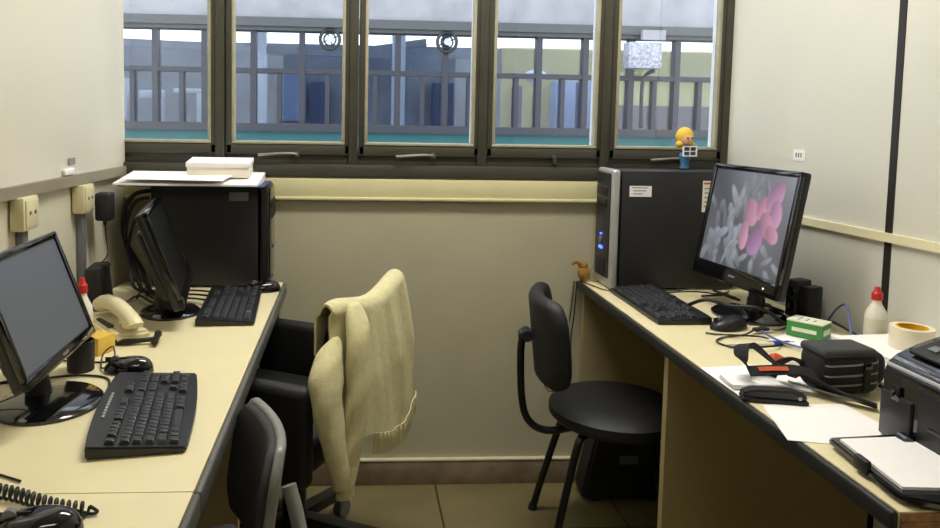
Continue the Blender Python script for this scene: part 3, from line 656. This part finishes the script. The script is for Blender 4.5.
# camera bag
t = thing('camera_bag', 'black padded camera bag with grey zips on the right desk', 'bag', (1.034, 1.498, T+.0018), R(3))
MB().box((0, 0, .047), (.135, .090, .090), .024, 4).build('body', 'fabric', t)
MB().box((-.004, 0, .089), (.124, .084, .020), .0098, 3).build('lid', 'greyf', t)
MB().box((.078, .016, .046), (.052, .07, .074), .024, 4).build('side_pocket', 'fabric', t)
for zz in (.024, .044, .066):
    MB().tube([(-.063, -.030, zz), (-.055, -.0445, zz), (0, -.0462, zz+.002), (.052, -.0445, zz+.006), (.063, -.030, zz+.008)], .0022, 6).build('zip', 'zip_', t)
MB().box((.026, -.049, .036), (.014, .008, .05), .002).build('buckle_strap', 'fabric', t); MB().box((.026, -.051, .068), (.018, .008, .014), .003).build('buckle', 'blackg', t)
MB().tube(spline([(.07, -.03, .02), (.09, -.05, .006), (.115, -.065, .006), (.13, -.07, .010)], 6), .004, 8).build('tether', 'cable', t)
t = thing('brush', 'red tipped brush poking out beside the camera bag', 'brush', (1.022, 1.62, T+.0085), R(-38))
MB().cyl((-.03, 0, .012), (.03, 0, .002), .005, .006, 10).build('handle', 'paper2', t); MB().lathe([(.005, 0), (.009, .012), (.010, .022), (.004, .032), (.001, .034)], 14).xf(Matrix.Translation((-.028, 0, .0115))@Matrix.Rotation(R(-80), 4, 'Y')).build('tip', 'orange', t)

# ------------------------------------------------------------------ printer
t = thing('printer', 'glossy black inkjet printer with paper in its tray, right desk', 'printer', (.972, 1.29, T), 0)
y0, y1 = -.44, 0.0
prof = [(0, .012), (.0, .118), (.006, .136), (.022, .150), (.06, .168), (.11, .184), (.30, .188), (.36, .17), (.36, .012)]
b = MB(); b.prism([(x, z) for x, z in prof], 0, .44, Matrix.Rotation(R(90), 4, 'X') )
es = [e for e in b.bm.edges if abs(e.verts[0].co.y-e.verts[1].co.y) < 1e-6]
bmesh.ops.bevel(b.bm, geom=es, offset=.008, segments=3, affect='EDGES')
b.build('body', 'printer', t)
MB().box((.16, -.22, .1865), (.19, .34, .006), .002).box((.10, -.10, .189), (.04, .06, .006), .002).build('scanner_lid', 'printerm', t)
MB().box((.055, -.11, .1702), (.06, .16, .006), .002, rot=Matrix.Rotation(R(-19), 4, 'Y')).build('control_panel', 'printerm', t)
for i in range(3): MB().box((.052, -.06-.035*i, .1735), (.016, .02, .003), .001, rot=Matrix.Rotation(R(-19), 4, 'Y')).build('control_button', 'greyp', t)
MB().tube([(.003, -.012, .134), (.003, -.43, .134)], .0035, 8).build('edge_highlight', 'silver', t)  # silver strip stands in for the bright highlight along the front top edge
MB().box((.004, -.245, .064), (.012, .30, .10), .003).build('output_slot', 'printerm', t)
MB().box((-.001, -.045, .045), (.008, .075, .082), .003).build('front_pillar', 'violet', t)
MB().box((-.003, -.045, .09), (.005, .02, .028), .002).build('card_slot', 'blackg', t)
MB().box((.006, -.25, .055), (.02, .26, .008), .002).build('slot_bar', 'violet', t)
MB().cyl((-.012, -.075, .020), (-.012, -.095, .020), .012, n=16).build('tray_hinge', 'blackg', t)
for yy in (-.04, -.40):
    for xx in (.04, .32): MB().cyl((xx, yy, .0005 if yy > -.2 else -.0320), (xx, yy, .014), .014, n=14).build('foot', 'blackm', t)
b = MB().prism([(-.135, -.062), (-.002, -.050), (-.002, -.35), (-.150, -.27), (-.155, -.25)], .006, .018); bmesh.ops.bevel(b.bm, geom=b.bm.edges[:], offset=.003, segments=2, affect='EDGES')
tr = b.build('paper_tray', 'blackg', t)
MB().box((-.146, -.165, .018), (.012, .034, .024), .004, rot=R(-4)).build('paper_stop', 'blackm', tr)
MB().box((-.09, -.17, .002), (.03, .03, .010), .002).build('tray_foot', 'blackm', tr)
o = MB().prism([(-.128, -.082), (.02, -.072), (.02, -.262), (-.143, -.250)], .0186, .0235).build('printer_paper', 'paper', None, (.972, 1.29, T), 0); tag(o, 'blank white paper lying in the printer tray', 'paper')

# ------------------------------------------------------------------ figurine and brown plush
t = thing('figurine', 'small yellow haired toy figure on a blue base above the right tower', 'figurine', (1.145, 2.53, T+.4035), R(10))
MB().lathe([(.012, 0), (.016, .003), (.013, .02), (.020, .045), (.016, .055)], 20).build('body', 'bluedoll', t)
MB().sph((0, 0, .105), .026, (1, .95, 1.05)).build('head', 'skin', t)
MB().sph((0, .007, .112), .031, (1.0, .95, 1.05)).sph((-.022, .002, .085), .013).sph((.022, .002, .085), .013).build('hair', 'hair', t)
for s in (-1, 1): MB().sph((s*.009, -.0245, .107), .003).build('eye', 'blackm', t)
f = MB()
for c, d in (((0, -.026, .078), (.052, .005, .004)), ((0, -.026, .062), (.052, .005, .003)), ((0, -.026, .046), (.052, .005, .004)), ((-.025, -.026, .062), (.004, .005, .036)), ((.025, -.026, .062), (.004, .005, .036)), ((0, -.026, .062), (.003, .005, .036))): f.box(c, d)
p_ = f.build('panel_frame', 'paper', t); MB().box((0, -.024, .062), (.05, .003, .034)).build('dark_panel', 'navy', p_)
t = thing('plush_toy', 'small crumpled brown plush perched on the corner of the right desk', 'toy', (.812, 2.557, T), R(0))
MB().sph((0, 0, .030), .024, (.95, .7, 1.2)).sph((-.004, 0, .058), .016, (1.1, .8, .9)).build('body', 'brown', t)
MB().tube(spline([(-.004, 0, .060), (-.03, -.004, .072), (-.046, -.006, .062)], 6), [.010, .010, .009, .009, .008, .008, .008, .007, .006, .006, .006, .005, .004], 10).build('limb', 'brown', t)
MB().tube(spline([(.012, 0, .015), (.03, -.01, .006), (.06, -.012, .004)], 6), .0035, 8).build('tail', 'brown', t)
cable('hanging_wire', 'thin wire rising from the brown plush along the wall to the tower', [(.84, 2.575, T+.03), (.855, 2.582, T+.06), (.875, 2.583, T+.10), (.90, 2.588, T+.14)], .0016, 'cablew')
for i, dx in enumerate((0, .012)):
    cable('hanging_cable', ['thin cable hanging behind the chair from the desk corner, left one', 'thin cable hanging behind the chair from the desk corner, right one'][i],
          [(.784+dx, 2.584, T-.005), (.772+dx*1.5, 2.583, .62), (.775+dx*.5, 2.583, .52), (.768+dx*1.6, 2.583, .40), (.762+dx, 2.583, .30)], .0022, 'cable' if i else 'cablew')
cable('loop_wire', 'thin wire from the desk corner ending in a loop below the right chair backrest', [(.788, 2.586, T-.004), (.778, 2.586, .62), (.760, 2.586, .50), (.715, 2.58, .44), (.685, 2.575, .385), (.705, 2.57, .345), (.735, 2.57, .36), (.725, 2.575, .42), (.700, 2.58, .50), (.705, 2.583, .56)], .0018, 'cable')

# ------------------------------------------------------------------ right chair
t = thing('chair', 'black round seat chair with tubular frame at the right desk', 'chair', (.808, 2.19, 0), R(-97))     # faces +y local -> +X
MB().lathe([(.02, .400), (.185, .402), (.200, .418), (.200, .440), (.180, .455), (.10, .460), (.001, .458)], 40, (0, 0, 0), 1.0, 1.0).build('seat', 'leather', t)
def back_pad(W, H, th, curve, zc, y0, lean):
    m = MB().box((0, 0, 0), (W, th, H), th*.49, 5)
    bmesh.ops.subdivide_edges(m.bm, edges=[e for e in m.bm.edges if e.calc_length() > .08], cuts=8, use_grid_fill=True)
    for v in m.bm.verts:
        e = max(0, abs(v.co.z)/(H/2)-.45)/.55
        v.co.x *= 1-.22*e*e
        v.co.y += curve*(v.co.x/(W/2))**2
    m.xf(Matrix.Translation((0, y0, zc))@Matrix.Rotation(lean, 4, 'X')); return m
back_pad(.36, .27, .05, .05, .655, -.235, R(6)).build('backrest', 'leather', t, ang=60)
MB().tube(spline([(0, -.285, .66), (0, -.292, .60), (0, -.285, .46), (0, -.262, .385), (0, -.20, .355), (0, -.08, .38), (0, 0, .395)], 8), .0115, 12).build('back_tube', 'tube', t)
MB().cyl((-.028, -.276, .655), (.028, -.276, .655), .017, n=16).cyl((0, -.30, .655), (0, -.26, .655), .014).build('clamp_knob', 'blackm', t)
MB().cyl((0, 0, .385), (0, 0, .404), .13, n=24).build('seat_plate', 'tube', t)
for sx in (-1, 1):
    for sy in (-1, 1):
        l = MB().tube(spline([(sx*.06, sy*.06, .388), (sx*.10, sy*.11, .384), (sx*.125, sy*.135, .355), (sx*.165, sy*.185, .15), (sx*.19, sy*.215, .012)], 6), .0115, 10).build('leg', 'tube', t)
        MB().cyl((sx*.1915, sy*.217, 0.0005), (sx*.190, sy*.215, .02), .015, .013, 12).build('foot_cap', 'blackm', l)
t = thing('black_case', 'black plastic case with pale label on the floor under the right desk', 'case', (.96, 2.49, 0))
b = MB().prism([(-.165, .03), (-.150, .012), (.16, .012), (.16, .28), (-.09, .28), (-.115, .26)], -.05, .05, Matrix.Rotation(R(90), 4, 'X')); bmesh.ops.bevel(b.bm, geom=b.bm.edges[:], offset=.010, segments=3, affect='EDGES'); b.build('body', 'blackm', t)
MB().box((-.005, -.0508, .150), (.065, .001, .030)).build('label', 'greyp', t)
for sx in (-.11, .11): MB().box((sx, 0, .007), (.03, .08, .012)).build('foot', 'black', t)

# ------------------------------------------------------------------ armchair with cardigan
dv = Vector((-.46, .2256, 0)); ang = math.atan2(.2256, -.46)-PI/2 + 2*PI*0
d2 = Vector((-.898, .440)); rz = math.atan2(d2.y, d2.x)-PI/2
ox, oy = .043+d2.x*.26, 1.94+d2.y*.26
t = thing('office_chair', 'black swivel armchair with solid arms under the cream cardigan', 'chair', (ox, oy, 0), rz)
MB().box((0, .01, .475), (.44, .46, .09), .035, 4).build('seat', 'leather', t)
back_pad(.41, .36, .034, .03, .645, -.256, R(0)).xf(Matrix.Translation((.03, 0, 0))).build('backrest', 'leather', t, ang=60)
for sx in (-1, 1):
    b = MB().box((sx*.245, .0, .545), (.05, .46, .25), .024, 4); b.build('arm_panel', 'leather', t)
MB().box((.165, -.262, .465), (.030, .022, .16), .006, 2).build('back_strut', 'metalk', t)
hb = Vector((.12, .03, 0))
MB().box((.06, .015, .425), (.28, .24, .02), .004).build('seat_plate', 'metalk', t)
MB().cyl((0, 0, .16), (0, 0, .415), .024, n=18).cyl((0, 0, .07), (0, 0, .20), .036, n=18).xf(Matrix.Translation(hb)).build('gas_column', 'black', t)
for i in range(5):
    a = R(-16+72*i)-rz; c, s_ = math.cos(a), math.sin(a)
    l = MB(); l.box((.135, 0, 0), (.26, .045, .034), .006); l.xf(Matrix.Rotation(a, 4, 'Z')@Matrix.Rotation(R(6), 4, 'Y')); l.xf(Matrix.Translation((0, 0, .115)+hb if False else hb+Vector((0, 0, .115))))
    lo = l.build('leg', 'metalk', t)
    cs = MB().cyl((c*.250+s_*.016, s_*.250-c*.016, .028), (c*.250+s_*.004, s_*.250-c*.004, .028), .027, n=18).cyl((c*.250-s_*.016, s_*.250+c*.016, .028), (c*.250-s_*.004, s_*.250+c*.004, .028), .027, n=18)
    cs.cyl((c*.250, s_*.250, .03), (c*.250, s_*.250, .078), .009, n=12).xf(Matrix.Translation(hb)).build('caster', 'greyp', lo)
# cardigan in chair-local coordinates (x along the backrest, -y is the outer side)
t2 = thing('cardigan', 'cream ribbed knit cardigan draped over the black armchair backrest', 'cardigan', (ox, oy, 0), rz)
def knit(u, v):
    # u from the far end to the near end of the backrest, v over it: inner hem, top, outer hem
    x = .262-.470*u
    ztop = .862-.014*math.sin(PI*u)+.006*math.sin(9*u)
    inner, outer = .10, .335+.02*math.sin(6*u)
    s = v*(inner+.08+outer); th = .032
    fold = .012*math.sin(u*23+1.0)+.008*math.sin(u*41)
    bulge = .006*math.sin(u*14+v*5)
    bow = .03*(2*u-1)**2; pinch = .022*max(0, u-.86)/.14
    if s < inner: y = -.222+bow-pinch; z = ztop-.03-(inner-s)
    elif s < inner+.08:
        a = (s-inner)/.08*PI; y = -.254+bow-pinch+(th-pinch*.0)*math.cos(a)*(1-.35*pinch/.022); z = ztop-.03+.03*math.sin(a)
    else:
        q = (s-inner-.08); y = -.286+bow-((fold+bulge)*(1-.8*q/outer)+.016)*min(1, q*6)-.05*q; z = ztop-.03-q
    return (x*(1+.02*v), y, z)
MB().grid(knit, 72, 48, .006).build('body', 'knit', t2, ang=80)
def rib(u, v):
    x, y, z = knit(u, 1.0); a = u*2*PI*21
    k = min(1, v*4)
    return (x, y-.007-(.002+.004*math.cos(a))*k+.006*v, z+.005-.056*v)
MB().grid(lambda u, v: rib(.0+.70*u, v), 210, 8, .003).build('ribbed_hem', 'knit', t2, ang=80)
def sleeve(pts, rad, cuff):
    P = spline(pts, 8); n = len(P)-1; m = MB()
    def fn(u, v):
        i = min(n, int(u*n+.5)); p = P[i]; a = v*2*PI; r = rad(u)+.002*math.sin(9*u*PI+a*2)+(.0012*math.sin(a*14) if u > .88 else 0)
        return (p.x+r*.95*math.cos(a), p.y+r*.62*math.sin(a), p.z)
    m.grid(fn, n, 40); bmesh.ops.remove_doubles(m.bm, verts=m.bm.verts[:], dist=.0001)
    bmesh.ops.holes_fill(m.bm, edges=[e for e in m.bm.edges if e.is_boundary])
    return m.build('sleeve', 'knit', t2, ang=80)
sleeve([(-.140, -.285, .855), (-.168, -.312, .79), (-.190, -.325, .68), (-.210, -.325, .57), (-.228, -.318, .48), (-.235, -.315, .42)], lambda u: .022+.022*math.sin(min(1, u*4)*PI/2)-.014*max(0, u-.4)/.6, .1)
sleeve([(-.205, -.270, .785), (-.245, -.272, .745), (-.272, -.282, .68), (-.275, -.298, .59), (-.262, -.312, .50), (-.255, -.316, .45)], lambda u: .014+.042*math.sin(min(1, u*3)*PI/2)-.030*max(0, u-.35)/.65, .1)

# ------------------------------------------------------------------ near grey chair
t = thing('grey_chair', 'grey backed chair with thick grey tube frame, near left desk', 'chair', (-.333, 1.27, 0), R(107))   # local +y -> -X ; faces the desk
b = MB().box((0, 0, 0), (.36, .028, .21), .013, 4)
back_pad(.29, .215, .020, .03, .645, -.182, R(8)).build('backrest', 'greyf', t, ang=60)
back_pad(.306, .231, .018, .03, .645, -.194, R(8)).build('back_shell', 'tubeg', t, ang=60)
for sx in (-1, 1):
    MB().tube(spline([(sx*.09, -.212, .68), (sx*.12, -.226, .60), (sx*.165, -.215, .50), (sx*.17, -.14, .425), (sx*.17, .14, .42)], 8), .013, 12).build('back_tube', 'tubeg', t)
    for sy in (-1, 1): MB().tube(spline([(sx*.17, sy*.13, .42), (sx*.185, sy*.17, .38), (sx*.20, sy*.21, .0125)], 6), .012, 10).build('leg', 'tubeg', t)
MB().box((0, .02, .452), (.40, .38, .05), .022, 4).build('seat', 'greyf', t)

# ------------------------------------------------------------------ ceiling lamps (the room's own light)
LX = [(.30, 1.85), (.30, -.9)]
for i, (x, y) in enumerate(LX):
    t = thing('ceiling_light', ['fluorescent ceiling light above the aisle near the windows', 'fluorescent ceiling light at the rear of the room'][i], 'lamp', (x, y, ZC))
    MB().box((0, 0, -.03), (1.24, .34, .06), .004).build('housing', 'ceil', t)
    MB().box((0, 0, -.0625), (1.18, .28, .004)).build('diffuser', 'lampd', t)
    L_ = bpy.data.lights.new('lamp_tube', 'AREA'); L_.shape = 'RECTANGLE'; L_.size = 1.15; L_.size_y = .26; L_.energy = (30, 7)[i]; L_.color = (1, .97, .90)
    lo = bpy.data.objects.new('lamp_tube', L_); COL.objects.link(lo); lo.parent = t; lo.location = (0, 0, -.07)

# ------------------------------------------------------------------ world and camera
w = bpy.data.worlds.new('sky'); bpy.context.scene.world = w; w.use_nodes = True
nt = w.node_tree; bg = nt.nodes['Background']
tc = nt.nodes.new('ShaderNodeTexCoord'); sp = nt.nodes.new('ShaderNodeSeparateXYZ'); rp = nt.nodes.new('ShaderNodeValToRGB')
rp.color_ramp.elements[0].position = 0; rp.color_ramp.elements[0].color = (.95, .97, 1, 1); rp.color_ramp.elements[1].position = .8; rp.color_ramp.elements[1].color = (.82, .89, 1, 1)
nt.links.new(tc.outputs['Generated'], sp.inputs[0]); nt.links.new(sp.outputs['Z'], rp.inputs['Fac']); nt.links.new(rp.outputs['Color'], bg.inputs['Color'])
bg.inputs['Strength'].default_value = 3.6

cam = bpy.data.cameras.new('camera'); co_ = bpy.data.objects.new('camera', cam); COL.objects.link(co_)
cam.sensor_width = 36; cam.lens = 750/940*36; cam.shift_x = (470-400.4)/940; cam.shift_y = -(264-174.1)/940; cam.clip_start = .02
yaw, pitch, roll = .0625, .0752, .0169
F = Vector((math.sin(yaw)*math.cos(pitch), math.cos(yaw)*math.cos(pitch), -math.sin(pitch))); r0 = Vector((math.cos(yaw), -math.sin(yaw), 0)); u0 = r0.cross(F)
rr = r0*math.cos(roll)+u0*math.sin(roll); uu = u0*math.cos(roll)-r0*math.sin(roll)
mw = Matrix((rr, uu, -F)).transposed().to_4x4(); mw.translation = (0, 0, 1.309); co_.matrix_world = mw
sc = bpy.context.scene; sc.camera = co_
sc.view_settings.view_transform = 'Standard'; sc.view_settings.look = 'None'; sc.view_settings.gamma = 1; sc.view_settings.use_curve_mapping = False
sc.view_settings.exposure = .1
